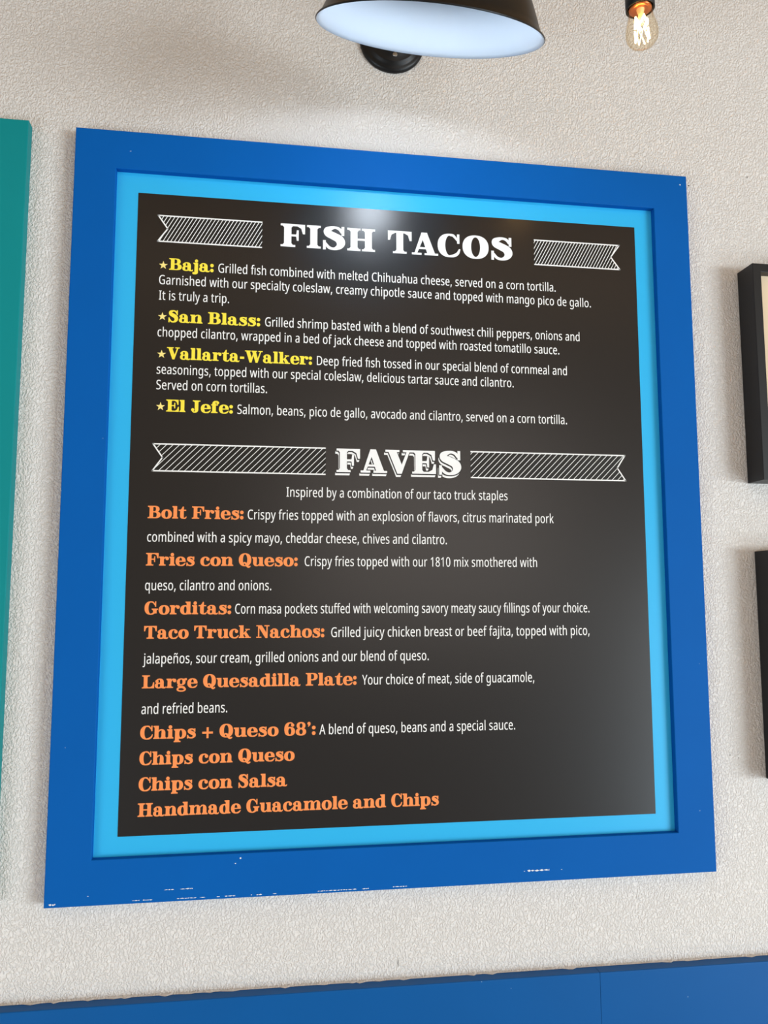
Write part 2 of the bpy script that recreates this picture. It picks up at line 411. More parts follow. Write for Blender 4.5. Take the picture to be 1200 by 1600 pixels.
def sans_line(bm, text, x0, x1, z, cap, y):
    text = text.replace('fi', 'f\u0131')
    pen, items = 0.0, []
    for i, ch in enumerate(text):
        a, g = SANS_G[ch]
        items.append((pen, ch))
        pen += a + 15
        if ch == 'f' and i + 1 < len(text) and text[i + 1] == '\u0131':
            pen -= 24
    xs = [p + q[0] for p, ch in items for q in SANS_G[ch][1][0]]
    lo, hi = min(xs), max(xs)
    sz = cap / 714.0
    sx = (x1 - x0) / (hi - lo)
    for p, ch in items:
        pts, tris = SANS_G[ch][1]
        print_tris(bm, [(x0 + (p + q[0] - lo) * sx, z + q[1] * sz) for q in pts], tris, y)
    return sx / sz


# ------------------------------------------------------------------ lettering, wide slab serif for names and titles
# capital height 100, x-height 72; every letter is a list of simple shapes
class Slab:
    def __init__(self):
        self.p = []

    def rect(self, x0, y0, x1, y1):
        self.p.append([(x0, y0), (x1, y0), (x1, y1), (x0, y1)])
        return self

    def poly(self, *pts):
        self.p.append(list(pts))
        return self

    def disc(self, cx, cy, r, n=18):
        self.p.append([(cx + r * math.cos(2 * PI * k / n), cy + r * math.sin(2 * PI * k / n)) for k in range(n)])
        return self

    def ring(self, cx, cy, rx, ry, ix, iy, a0=0, a1=360, ex=2.25):
        n = max(6, int(abs(a1 - a0) / 9))
        pr = []
        for k in range(n + 1):
            a = math.radians(a0 + (a1 - a0) * k / n)
            c, s = math.cos(a), math.sin(a)
            c2 = math.copysign(abs(c) ** (2 / ex), c)
            s2 = math.copysign(abs(s) ** (2 / ex), s)
            pr.append(((cx + rx * c2, cy + ry * s2), (cx + ix * c, cy + iy * s)))
        for (o1, i1), (o2, i2) in zip(pr, pr[1:]):
            self.p += [[o1, o2, i2], [o1, i2, i1]]
        return self

    def stroke(self, *pts):
        c = spline(pts, 6)
        pr = []
        for i, q in enumerate(c):
            t = c[min(i + 1, len(c) - 1)] - c[max(i - 1, 0)]
            L = math.hypot(t.x, t.y) or 1
            nx, ny = -t.y / L * q.z / 2, t.x / L * q.z / 2
            pr.append(((q.x + nx, q.y + ny), (q.x - nx, q.y - ny)))
        for (a, b), (c2, d) in zip(pr, pr[1:]):
            self.p += [[a, b, d], [a, d, c2]]
        return self

    # stems with bracketed slabs
    def foot(self, x0, x1, s0, s1, y=0, t=9):
        self.rect(x0, y, x1, y + t)
        for sx, k in ((s0, -1), (s1, 1)):
            if (k < 0 and x0 < sx - 3) or (k > 0 and x1 > sx + 3):
                self.poly((sx, y + t), (sx + k * 6, y + t), (sx, y + t + 7))
        return self

    def head(self, x0, x1, s0, s1, y=100, t=9):
        self.rect(x0, y - t, x1, y)
        for sx, k in ((s0, -1), (s1, 1)):
            if (k < 0 and x0 < sx - 3) or (k > 0 and x1 > sx + 3):
                self.poly((sx, y - t), (sx + k * 6, y - t), (sx, y - t - 7))
        return self

    def cap(self, x, x0, x1, top=True, bot=True):
        self.rect(x, 0, x + 30, 100)
        if top:
            self.head(x0, x1, x, x + 30)
        if bot:
            self.foot(x0, x1, x, x + 30)
        return self

    def low(self, h, x=0, foot=48):
        self.rect(x + 9, 0, x + 39, h)
        self.foot(x, x + foot, x + 9, x + 39)
        self.head(x, x + 20, x + 9, x + 39, h)
        return self


def slab_font():
    F = {}

    def g(ch, adv):
        s = Slab()
        F[ch] = (adv, s)
        return s
    F[' '] = (40, Slab())
    g('o', 87).ring(43, 35, 43, 38, 13, 28)
    g('c', 79).ring(42, 35, 42, 38, 14, 29, 72, 285).stroke((38, 68.5, 9), (54, 67, 11), (64, 56, 14)).disc(61, 53, 14).stroke((40, 1.5, 9), (58, 4, 12), (70, 12, 11), (78, 23, 5))
    g('e', 83).ring(41, 35, 41, 38, 12, 29, 0, 275).rect(20, 31, 81, 40).stroke((40, 1.5, 9), (58, 4, 12), (71, 12, 11), (80, 23, 5))
    g('a', 90).ring(38, 44, 33, 30, 4, 20, 0, 112).rect(42, 12, 71, 45).stroke((40, 69, 9), (25, 67, 10), (13, 57, 12)).disc(16, 52, 13).ring(31, 20, 31, 22.5, 7, 13, 50, 310).stroke((34, 38, 9), (46, 40, 8)).stroke((34, 2, 9), (46, 8, 10)).poly((42, 14), (71, 14), (74, 9), (81, 8), (89, 15), (90, 6), (83, -2), (70, -3), (56, -1), (46, 6))
    g('s', 72).stroke((60, 54, 8), (50, 66, 11), (34, 68, 12), (20, 60, 21), (22, 49, 26), (37, 41, 28), (52, 32, 28), (57, 18, 24), (48, 6, 14), (34, 2, 11), (18, 6, 10), (8, 18, 8)).rect(56, 47, 66, 73).rect(3, -2, 13, 25)
    for ch, h in (('n', 72), ('h', 100)):
        g(ch, 101).low(h).rect(60, 0, 90, 44).foot(52, 100, 60, 90).ring(61, 42, 29, 32, 0.6, 21, 0, 102).stroke((60, 69, 9), (49, 66, 10), (37, 55, 8))
    g('m', 152).low(72).rect(60, 0, 90, 44).foot(52, 98, 60, 90).ring(61, 42, 29, 32, 0.6, 21, 0, 102).stroke((60, 69, 9), (49, 66, 10), (37, 55, 8)).rect(111, 0, 141, 44).foot(103, 151, 111, 141).ring(112, 42, 29, 32, 0.6, 21, 0, 102).stroke((111, 69, 9), (100, 66, 10), (88, 55, 8))
    g('u', 101).rect(9, 26, 39, 72).head(0, 39, 9, 39, 72).rect(60, 0, 90, 72).head(51, 90, 60, 90, 72).foot(60, 100, 60, 90).ring(38, 30, 29, 32, 0.6, 21, 180, 282).stroke((39, 3, 9), (51, 6, 10), (63, 17, 8))
    g('r', 80).low(72, 0, 54).stroke((36, 50, 8), (46, 64, 10), (60, 67, 12)).disc(65, 57, 14)
    g('i', 49).low(72).disc(24, 88, 14)
    g('l', 49).low(100)
    g('j', 46).head(0, 39, 9, 39, 72).rect(9, -9, 39, 72).disc(25, 88, 14).ring(10, -8, 29, 20, 0.6, 10, 270, 360).disc(3, -17, 11).stroke((11, -23, 9), (3, -22, 8))
    g('t', 66).rect(13, 18, 43, 72).poly((13, 70), (43, 70), (43, 97), (34, 97), (24, 80)).rect(0, 63, 62, 72).ring(44, 18, 31, 20, 1, 11, 180, 290).stroke((46, 3, 10), (57, 5, 11), (65, 17, 6))
    g('d', 94).ring(41, 35, 41, 38, 11, 28).rect(52, 0, 82, 100).head(42, 82, 52, 82).foot(52, 92, 52, 82)
    g('p', 95).rect(9, -28, 39, 72).head(0, 20, 9, 39, 72).foot(0, 52, 9, 39, -28).ring(52, 35, 41, 38, 11, 28)
    g('g', 84).ring(36, 46, 35, 27, 11, 19).ring(38, -11, 38, 19, 23, 9).stroke((18, 26, 10), (13, 17, 14), (26, 9, 16), (50, 5, 18), (64, -3, 18)).stroke((56, 62, 9), (66, 70, 10)).disc(74, 66, 9)
    g('k', 103).low(100).poly((36, 24), (36, 36), (66, 64), (77, 64)).rect(54, 63, 92, 72).poly((40, 40), (60, 50), (92, 6), (60, 6)).rect(52, 0, 102, 9)
    g('f', 62).rect(9, 0, 39, 78).foot(0, 54, 9, 39).rect(0, 63, 56, 72).ring(38, 74, 29, 28, 1, 18, 80, 180).stroke((38, 97, 10), (50, 96, 11), (56, 88, 12)).disc(54, 86, 12)
    g('6', 88).ring(44, 50, 44, 53, 15, 43, 90, 200).ring(43, 32, 41, 35, 12, 24).stroke((44, 98, 9), (58, 96, 10), (66, 84, 10)).disc(65, 80, 13)
    g('8', 86).ring(41, 27, 41, 30, 14, 19).ring(41, 75, 35, 28, 12, 18)
    g('\u2019', 36).disc(16, 90, 13).poly((29, 92), (27, 78), (12, 64), (7, 68), (16, 80), (12, 84))
    g('+', 90).rect(2, 30, 84, 46).rect(35, -4, 51, 80)
    g(':', 34).disc(16, 14, 15).disc(16, 57, 15)
    g('-', 44).rect(2, 26, 40, 46)
    DROP_R = ((100, 100), (100, 58), (91, 58), (84, 82), (68, 91))
    g('F', 103).cap(14, 0, 60).rect(0, 91, 100, 100).poly(*DROP_R).rect(44, 46, 68, 55).poly((74, 28), (66, 28), (64, 44), (58, 50), (64, 57), (66, 74), (74, 74))
    g('E', 107).cap(14, 0, 60).rect(0, 91, 100, 100).poly(*DROP_R).rect(44, 46, 68, 55).poly((74, 28), (66, 28), (64, 44), (58, 50), (64, 57), (66, 74), (74, 74)).rect(0, 0, 104, 9).poly((104, 0), (104, 42), (95, 42), (88, 18), (72, 9))
    g('L', 101).cap(14, 0, 62).rect(0, 0, 98, 9).poly((98, 0), (98, 46), (89, 46), (82, 18), (66, 9))
    g('T', 107).cap(37, 22, 82, top=False).rect(0, 91, 104, 100).poly((104, 100), (104, 58), (95, 58), (88, 82), (72, 91)).poly((0, 100), (0, 58), (9, 58), (16, 82), (32, 91))
    g('H', 122).cap(14, 0, 57).cap(76, 63, 120).rect(44, 46, 76, 55)
    g('I', 60).cap(14, 0, 58)
    g('P', 102).cap(14, 0, 62, top=False).head(0, 60, 14, 90).rect(44, 41, 60, 50).ring(58, 70.5, 42, 29.5, 12, 20.5, -90, 90)
    g('B', 108).cap(14, 0, 40).rect(0, 91, 58, 100).rect(0, 0, 60, 9).rect(44, 47.5, 60, 56.5).ring(56, 74, 39, 26, 10, 17, -90, 90).ring(59, 28, 46, 28, 14, 19, -90, 90)
    g('C', 97).ring(50, 50, 50, 53, 18, 44, 68, 288).stroke((48, 98.5, 9), (66, 95, 11), (84, 74, 9)).rect(82, 60, 92, 102).stroke((48, 1.5, 9), (68, 5, 13), (84, 16, 12), (93, 36, 6))
    g('G', 110).ring(50, 50, 50, 53, 18, 44, 68, 288).stroke((48, 98.5, 9), (66, 95, 11), (84, 74, 9)).rect(82, 60, 92, 102).stroke((48, 1.5, 9), (62, 4, 12), (78, 14, 16)).rect(68, 8, 97, 44).head(57, 108, 68, 97, 46)
    g('O', 105).ring(52, 50, 52, 53, 18, 44)
    g('Q', 108).ring(52, 50, 52, 53, 18, 44).stroke((34, 14, 9), (44, 26, 11), (57, 22, 15), (68, 4, 18), (82, -8, 15), (98, 0, 8))
    g('S', 86).stroke((70, 74, 9), (60, 91, 12), (42, 96.5, 12), (21, 86, 25), (22, 70, 30), (40, 59, 32), (60, 46, 33), (66, 28, 30), (59, 12, 22), (42, 3, 12), (24, 8, 12), (10, 28, 9)).rect(68, 62, 78, 102).rect(3, -2, 13, 39)
    g('J', 78).rect(30, 22, 60, 100).head(14, 76, 30, 60).ring(31, 23, 29, 25, 0.6, 16, 268, 360).stroke((33, 2.5, 10), (19, 5, 11), (12, 16, 13)).disc(14, 22, 13)
    g('V', 113).poly((12, 94), (46, 94), (70, 30), (67, -2), (49, -2)).poly((56, 8), (67, -2), (100, 94), (88, 94)).rect(0, 91, 58, 100).rect(72, 91, 112, 100)
    g('A', 114).poly((42, 100), (66, 100), (102, 4), (68, 4), (46, 72)).poly((10, 4), (22, 4), (54, 84), (42, 100)).rect(26, 26, 76, 35).rect(0, 0, 42, 9).rect(55, 0, 114, 9)
    g('W', 160).poly((10, 94), (43, 94), (64, 28), (60, -2), (42, -2)).poly((50, 6), (60, -2), (88, 94), (77, 94)).poly((64, 94), (97, 94), (118, 28), (114, -2), (96, -2)).poly((104, 6), (114, -2), (146, 94), (135, 94)).rect(0, 91, 52, 100).rect(58, 91, 108, 100).rect(120, 91, 159, 100)
    g('N', 114).rect(15, 0, 26, 100).rect(0, 0, 44, 9).rect(0, 91, 30, 100).poly((8, 100), (46, 100), (97, 26), (97, -2), (78, -2), (22, 82)).rect(86, 0, 97, 100).rect(68, 91, 112, 100)
    return F


SLAB = slab_font()
SLAB_G = {ch: flat_union(s.p) if s.p else ([], []) for ch, (adv, s) in SLAB.items()}


def slab_line(bm, text, x0, x1, z, cap, y, mi=0):
    pen, items = 0.0, []
    for ch in text:
        items.append((pen, ch))
        pen += SLAB[ch][0] + 2
    xs = [p + q[0] for p, ch in items for q in SLAB_G[ch][0]]
    lo, hi = min(xs), max(xs)
    sx, sz = (x1 - x0) / (hi - lo), cap / 100.0
    for p, ch in items:
        pts, tris = SLAB_G[ch]
        print_tris(bm, [(x0 + (p + q[0] - lo) * sx, z + q[1] * sz) for q in pts], tris, y, mi)
    return sx / sz


def slab_shapes(text, x0, x1, z, cap):
    """every polygon of a slab line in board coordinates, squeezed to run from x0 to x1"""
    pen, out = 0.0, []
    for ch in text:
        adv, s = SLAB[ch]
        out += [[(pen + q[0], q[1]) for q in p] for p in s.p]
        pen += adv + 2
    lo = min(q[0] for p in out for q in p)
    hi = max(q[0] for p in out for q in p)
    sx, sz = (x1 - x0) / (hi - lo), cap / 100.0
    return [[(x0 + (q[0] - lo) * sx, z + q[1] * sz) for q in p] for p in out], sx / sz


# ------------------------------------------------------------------ materials
M = {}
# orange-peel plaster
M['plaster'] = mat('wall_plaster', (234, 230, 225), 0.55, 0.3)
n, l, b = nodes_of(M['plaster'])
tc = n.new('ShaderNodeTexCoord')
wn = n.new('ShaderNodeTexNoise')
wn.inputs['Scale'].default_value = 45.0
wn.inputs['Detail'].default_value = 2
l.new(tc.outputs['Object'], wn.inputs['Vector'])
mixv = n.new('ShaderNodeMix')
mixv.data_type = 'VECTOR'
mixv.inputs['Factor'].default_value = 0.010
l.new(tc.outputs['Object'], mixv.inputs['A'])
l.new(wn.outputs['Color'], mixv.inputs['B'])
mp = n.new('ShaderNodeMapping')
mp.inputs['Rotation'].default_value = (0, math.radians(20), 0)
mp.inputs['Scale'].default_value = (1.0, 1.0, 0.72)
l.new(mixv.outputs['Result'], mp.inputs[0])
n1 = n.new('ShaderNodeTexNoise')
n1.inputs['Scale'].default_value = 340.0
n1.inputs['Detail'].default_value = 2.5
n1.inputs['Roughness'].default_value = 0.45
n1.inputs['Distortion'].default_value = 0.6
l.new(mp.outputs[0], n1.inputs['Vector'])
rp = n.new('ShaderNodeValToRGB')
rp.color_ramp.interpolation = 'EASE'
rp.color_ramp.elements[0].position = 0.36
rp.color_ramp.elements[1].position = 0.66
l.new(n1.outputs['Fac'], rp.inputs[0])
bp = n.new('ShaderNodeBump')
bp.inputs['Strength'].default_value = 0.55
bp.inputs['Distance'].default_value = 0.0042
l.new(rp.outputs[0], bp.inputs['Height'])
l.new(bp.outputs[0], b.inputs['Normal'])

M['blue'] = mat('blue_paint', (0, 92, 174), 0.6, 0.1)
add_paint_texture(M['blue'], 60.0, (1, 1, 0.25), 0.12)
M['wainscot_blue'] = mat('wainscot_blue_paint', (0, 86, 154), 0.5, 0.18)
add_paint_texture(M['wainscot_blue'], 60.0, (0.25, 1, 1), 0.12)
M['teal'] = mat('teal_paint', (0, 138, 141), 0.55, 0.22)
add_paint_texture(M['teal'], 60.0, (1, 1, 0.25), 0.12)
M['chip'] = mat('bare_primer', (232, 236, 238), 0.7, 0.2)
M['sky_blue'] = mat('printed_light_blue', (44, 182, 238), 0.38, 0.3)
M['black_print'] = mat('printed_black', (21, 20, 21), 0.27, 0.55)
M['gap_print'] = mat('printed_black_gap', (32, 29, 28), 0.45, 0.3)
M['ribbon_print'] = mat('printed_ribbon_black', (26, 26, 23), 0.40, 0.35)
M['white_print'] = mat('printed_white', (246, 246, 244), 0.45, 0.3)
M['yellow_print'] = mat('printed_yellow', (255, 232, 72), 0.45, 0.3)
M['star_print'] = mat('printed_pale_yellow', (255, 233, 140), 0.45, 0.3)
M['orange_print'] = mat('printed_orange', (255, 150, 84), 0.45, 0.3)
M['black_enamel'] = mat('black_enamel', (13, 13, 14), 0.38, 0.35)
M['white_enamel'] = mat('white_enamel', (208, 218, 228), 0.35, 0.5)
M['steel'] = mat('steel', (190, 190, 188), 0.3, 0.5, 1.0)
M['lit_bulb'] = mat('lit_frosted_bulb', (255, 255, 255), 0.4, 0.5, 0.0, (0.80, 0.89, 1.0), 46.0)
M['frame_black'] = mat('black_lacquer', (20, 22, 25), 0.45, 0.4)
M['mat_cream'] = mat('cream_mat_card', (240, 218, 186), 0.8, 0.2)
M['art_paper'] = mat('warm_art_paper', (226, 200, 160), 0.8, 0.2)
M['rubber'] = mat('black_rubber', (22, 22, 22), 0.5, 0.4)
M['copper'] = mat('copper_screw_base', (214, 130, 84), 0.28, 0.5, 0.85)
M['filament'] = mat('glowing_filament', (255, 220, 160), 0.5, 0.2, 0.0, (1.0, 0.66, 0.26), 16.0)
M['stem_glass'] = mat('glass_stem', (236, 214, 170), 0.2, 0.5)
M['concrete'] = mat('pale_concrete', (200, 199, 196), 0.6, 0.3)
n, l, b = nodes_of(M['concrete'])
cn = n.new('ShaderNodeTexNoise')
cn.inputs['Scale'].default_value = 3.0
cn.inputs['Detail'].default_value = 8
cr = n.new('ShaderNodeValToRGB')
cr.color_ramp.elements[0].color = (*lin((186, 185, 182)), 1)
cr.color_ramp.elements[1].color = (*lin((214, 213, 210)), 1)
l.new(cn.outputs['Fac'], cr.inputs[0])
l.new(cr.outputs[0], b.inputs['Base Color'])

gl = bpy.data.materials.new('amber_tinted_glass')
gl.use_nodes = True
gt = gl.node_tree
gt.nodes.clear()
go = gt.nodes.new('ShaderNodeOutputMaterial')
gm = gt.nodes.new('ShaderNodeMixShader')
gtr = gt.nodes.new('ShaderNodeBsdfTransparent')
gtr.inputs['Color'].default_value = (0.985, 0.93, 0.83, 1)
ggl = gt.nodes.new('ShaderNodeBsdfGlossy')
ggl.inputs['Roughness'].default_value = 0.04
gf = gt.nodes.new('ShaderNodeFresnel')
gf.inputs['IOR'].default_value = 1.13
gk = gt.nodes.new('ShaderNodeMath')
gk.operation = 'MULTIPLY'
gk.inputs[1].default_value = 0.35
gt.links.new(gf.outputs[0], gk.inputs[0])
gt.links.new(gk.outputs[0], gm.inputs[0])
gt.links.new(gtr.outputs[0], gm.inputs[1])
gt.links.new(ggl.outputs[0], gm.inputs[2])
gt.links.new(gm.outputs[0], go.inputs['Surface'])
M['glass'] = gl


# ------------------------------------------------------------------ the setting
def structure(name, bm, mats):
    o = link(name, bm, mats)
    o['kind'] = 'structure'
    return o


bm = bmesh.new()
box(bm, -3.2, 3.6, WALL_Y, WALL_Y + 0.12, 0.0, 3.0)
# a nail nick and two tiny scuffs in the plaster
for cx, cz, w, h in ((0.5236, -0.1165, 0.0006, 0.0075), (1.1828, 1.2200, 0.0009, 0.0022), (1.0662, 1.1948, 0.0018, 0.0014), (1.0955, 0.1810, 0.0010, 0.0012), (1.1110, 0.1760, 0.0008, 0.0012)):
    print_poly(bm, [(cx - w, Z0 + cz), (cx, Z0 + cz - h), (cx + w, Z0 + cz), (cx + w * .3, Z0 + cz + h)], WALL_Y - 0.0002, 1)
structure('wall_back', bm, [M['plaster'], mat('plaster_nick', (70, 66, 62), 0.8, 0.1)])

bm = bmesh.new()
box(bm, -3.2, 3.6, -4.0, WALL_Y + 0.12, -0.1, 0.0)
structure('floor', bm, M['concrete'])

bm = bmesh.new()
box(bm, -3.2, 3.6, -2.6, WALL_Y + 0.12, 3.0, 3.1)
structure('ceiling', bm, mat('warm_ceiling', (200, 160, 116), 0.8, 0.2))

# blue wainscot: lower panel, then two cap boards that meet at a seam; the boards dip slightly to the right
CAP_D = 0.024
SEAM = 0.8428
SLOPE = -0.0050


def cap_board(name, xa, xb):
    cb = bmesh.new()
    fs = []
    d = CAP_D
    prof = [(WALL_Y - 0.0002, 0.0), (WALL_Y - d + 0.0015, 0.0), (WALL_Y - d + 0.0004, -0.0006), (WALL_Y - d, -0.002), (WALL_Y - d, -0.094), (WALL_Y - 0.0002, -0.094)]
    N = max(2, int((xb - xa) / 0.02))
    rows = []
    for i in range(N + 1):
        x = xa + (xb - xa) * i / N
        zt = Z0 - 0.1373 + SLOPE * (x + 0.06)
        rows.append([cb.verts.new((x, y, zt + z)) for y, z in prof])
    for a, c in zip(rows, rows[1:]):
        for k in range(len(prof)):
            q = (k + 1) % len(prof)
            cb.faces.new((a[k], a[q], c[q], c[k]))
    cb.faces.new(rows[0])
    cb.faces.new(rows[-1][::-1])
    bmesh.ops.recalc_face_normals(cb, faces=cb.faces[:])
    return structure(name, cb, M['wainscot_blue'])


cap_board('trim_1', -3.2, SEAM - 0.0003)
cap_board('trim_2', SEAM + 0.0003, 3.6)
bm = bmesh.new()
box(bm, -3.2, 3.6, WALL_Y - 0.012, WALL_Y - 0.0002, 0.0, Z0 - 0.205)
structure('trim_3', bm, M['wainscot_blue'])
# ragged bead of white caulk where the plaster meets the cap boards
bm = bmesh.new()
rc = random.Random(3)
x = -0.6
top, bot = [], []
while x < 1.6:
    zt = Z0 - 0.1373 + SLOPE * (x + 0.06)
    rag = 0.0 if rc.random() < 0.8 else rc.uniform(0.001, 0.0045)
    top.append((x, WALL_Y - 0.0003, zt + rc.uniform(0.0012, 0.0028)))
    bot.append((x, WALL_Y - 0.0030 - rag, zt + 0.0003))
    x += rc.uniform(0.004, 0.012)
tv = [bm.verts.new(p) for p in top]
bv = [bm.verts.new(p) for p in bot]
for i in range(len(tv) - 1):
    bm.faces.new((bv[i], bv[i + 1], tv[i + 1], tv[i]))
structure('trim_4', bm, M['plaster'])

# ------------------------------------------------------------------ the blue menu board
FRONT = -0.0112
BW, BH, RAIL = 1.05, 1.20, 0.0645
board = thing('menu_board', 'black printed fish taco menu in a wide royal blue frame on the plaster wall', 'menu board', (0, 0, Z0), 'framed menu boards on the wall')


def chips(bm, y, rows, rng):
    """dashes of bare primer along a knocked edge: (x0, x1, z, height, fill)"""
    for x0, x1, z, h, fill in rows:
        x = x0
        while x < x1:
            w = rng.uniform(0.002, 0.009)
            if rng.random() < fill:
                e = min(x + w, x1 + 0.001)
                mid = (x + e) / 2
                print_poly(bm, [(x, z + rng.uniform(-.2, .2) * h), (mid, z - h * rng.uniform(.3, .6)), (e, z + rng.uniform(-.2, .2) * h), (mid + w * .1, z + h * rng.uniform(.3, .6))], y, 1)
            x += w * 0.95


bm = bmesh.new()
rect_frame(bm, 0, BW, 0, BH, RAIL, FRONT, WALL_Y - 0.0003)
rng = random.Random(11)
chips(bm, FRONT - 0.0002, [
    (0.0065, 0.0155, 0.0046, 0.0030, 1.0), (0.169, 0.210, 0.0174, 0.0016, 0.75), (0.1155, 0.152, 0.0045, 0.0014, 0.6),
    (0.180, 0.236, 0.0040, 0.0013, 0.75), (0.246, 0.272, 0.0038, 0.0014, 0.8), (0.296, 0.312, 0.0035, 0.0018, 0.9), (0.318, 0.334, 0.0036, 0.0012, 0.4),
    (0.375, 0.385, 0.0036, 0.0015, 0.7), (0.396, 0.474, 0.0037, 0.0015, 0.92), (0.512, 0.534, 0.0040, 0.0014, 0.9),
    (0.7275, 0.763, 0.0171, 0.0034, 1.0), (0.783, 0.785, 0.0166, 0.0012, 1.0), (0.722, 0.723, 0.0168, 0.0010, 1.0),
    (0.2715, 0.2730, 0.0502, 0.0022, 1.0), (0.2785, 0.2805, 0.0572, 0.0030, 1.0), (0.0600, 0.0616, 0.0140, 0.0010, 1.0),
    (1.0358, 1.0375, 1.1827, 0.0040, 1.0), (0.0840, 0.0868, 1.166, 0.0008, 1.0)], rng)
# rubbed inner edge of the top rail near its right end
for xx in (0.845, 0.872, 0.895, 0.926, 0.952, 0.976):
    w = rng.uniform(0.008, 0.016)
    print_poly(bm, [(xx, BH - RAIL + 0.0004), (xx + w, BH - RAIL + 0.0003), (xx + w * .8, BH - RAIL + 0.0014), (xx + w * .2, BH - RAIL + 0.0012)], FRONT - 0.0002 + 0.0006, 1)
frame = link('frame', bm, [M['blue'], M['chip']], board)
frame['label'] = 'royal blue painted wooden frame with white chips'

bm = bmesh.new()
box(bm, RAIL - 0.006, BW - RAIL + 0.006, 0.0004, WALL_Y - 0.0006, RAIL - 0.006, BH - RAIL + 0.006)
fs = [f for f in bm.faces]
border = link('border_panel', bm, M['sky_blue'], board)
border['label'] = 'light blue printed border'

PX0, PX1, PZ0, PZ1 = 0.0985, 0.9528, 0.0930, 1.1023
bm = bmesh.new()
box(bm, PX0, PX1, 0.0, 0.0006, PZ0, PZ1)
field = link('menu_panel', bm, M['black_print'], board)
field['label'] = 'black printed menu field'
TY = -0.00025


def clip(poly, f):
    out = []
    for i in range(len(poly)):
        a, b2 = poly[i - 1], poly[i]
        fa, fb = f(a), f(b2)
        if (fa >= 0) != (fb >= 0):
            t = fa / (fa - fb)
            out.append((a[0] + (b2[0] - a[0]) * t, a[1] + (b2[1] - a[1]) * t))
        if fb >= 0:
            out.append(b2)
    return out


def ribbon(x_tail, x_notch, x_end, z0, z1, pitch, lean, phase, line, label):
    """swallow-tailed banner: outline, slanting hatch, open inner end.  x_tail may lie right of x_end"""
    bm = bmesh.new()
    sg = 1 if x_end > x_tail else -1
    zm = (z0 + z1) / 2
    halves = [[(x_tail, z0), (x_end, z0), (x_end, zm), (x_notch, zm)], [(x_notch, zm), (x_end, zm), (x_end, z1), (x_tail, z1)]]
    for h in halves:
        print_poly(bm, h, TY, 0)
    hw = 0.00062
    lo, hi = min(x_tail, x_end), max(x_tail, x_end)
    x = lo - lean * (z1 - z0) + phase
    while x < hi:
        bar = [(x - hw, z0), (x + hw, z0), (x + hw + lean * (z1 - z0), z1), (x - hw + lean * (z1 - z0), z1)]
        for up in (0, 1):
            q = clip(bar, (lambda p: p[1] - zm) if up else (lambda p: zm - p[1]))
            q = clip(q, lambda p: sg * (x_end - p[0])) if q else q
            za = z1 if up else z0
            if q:
                q = clip(q, lambda p: sg * (p[0] - (x_notch + (x_tail - x_notch) * (p[1] - zm) / (za - zm))))
            if q and len(q) >= 3:
                print_poly(bm, q, TY - 0.0002, 1)
        x += pitch
    path = [(x_end, z1), (x_tail, z1), (x_notch, zm), (x_tail, z0), (x_end, z0)]
    for (xa, za), (xb, zb) in zip(path, path[1:]):
        L = math.hypot(xb - xa, zb - za)
        nx, nz = -(zb - za) / L * line / 2, (xb - xa) / L * line / 2
        ex, ez = (xb - xa) / L * line * .4, (zb - za) / L * line * .4
        a = (xa - ex if xa != x_end else xa, za - ez)
        c = (xb + ex if xb != x_end else xb, zb + ez)
        print_poly(bm, [(a[0] + nx, a[1] + nz), (c[0] + nx, c[1] + nz), (c[0] - nx, c[1] - nz), (a[0] - nx, a[1] - nz)], TY - 0.0003, 1)
    o = link('ribbon', bm, [M['ribbon_print'], M['white_print']], board)
    o['label'] = label
    return o


ribbon(0.1312, 0.1465, 0.2983, 1.0222, 1.0658, 0.00590, 0.56, 0.0030, 0.0022, 'hatched white ribbon left of FISH TACOS')
ribbon(0.9225, 0.9062, 0.7656, 1.0222, 1.0664, 0.00555, 0.54, 0.0030, 0.0022, 'hatched white ribbon right of FISH TACOS')
ribbon(0.1333, 0.1482, 0.4056, 0.6460, 0.6890, 0.00985, 0.98, 0.0020, 0.0021, 'long hatched white ribbon left of FAVES')
ribbon(0.9200, 0.9055, 0.6474, 0.6460, 0.6896, 0.00985, 0.98, 0.0045, 0.0021, 'long hatched white ribbon right of FAVES')


def slab_text(name, text, x0, x1, z, cap, m, label):
    bm = bmesh.new()
    ratio = 1.0
    if isinstance(x0, (list, tuple)):                 # one (left, right) pair per letter
        for ch, (a, b2) in zip(text, x0):
            slab_line(bm, ch, a, b2, z, cap, TY)
    else:
        ratio = slab_line(bm, text, x0, x1, z, cap, TY)
    o = link(name, bm, m, board)
    o['label'] = label
    print('SLAB', text, round(ratio, 3))
    return o


def sans_text(text, x0, x1, z, label=None):
    bm = bmesh.new()
    r = sans_line(bm, text, x0, x1, z, SANS_CAP, TY)
    print('SANS', text[:20], round(r, 3))
    return link('description_text', bm, M['white_print'], board)


SANS_CAP = 0.0153
t1 = slab_text('title_text', 'FISH', ((0.3286, 0.3689), (0.3720, 0.3950), (0.3988, 0.4361), (0.4396, 0.4868)), None, 1.0266, 0.0397, M['white_print'], 'white slab-serif word FISH')
t2 = slab_text('title_text', 'TACOS', ((0.5086, 0.5495), (0.5498, 0.5953), (0.5946, 0.6344), (0.6382, 0.6843), (0.6889, 0.7268)), None, 1.0268, 0.0397, M['white_print'], 'white slab-serif word TACOS')

# FAVES: white faces over a dark gap and a white drop shade down to the left
bm = bmesh.new()
face = []                                                           # millimetres
for ch, a, c in (('F', 423.2, 461.7), ('A', 462.6, 506.5), ('V', 503.5, 549.0), ('E', 548.2, 588.2), ('S', 593.6, 631.2)):
    face += slab_shapes(ch, a, c, 650.3, 38.8)[0]


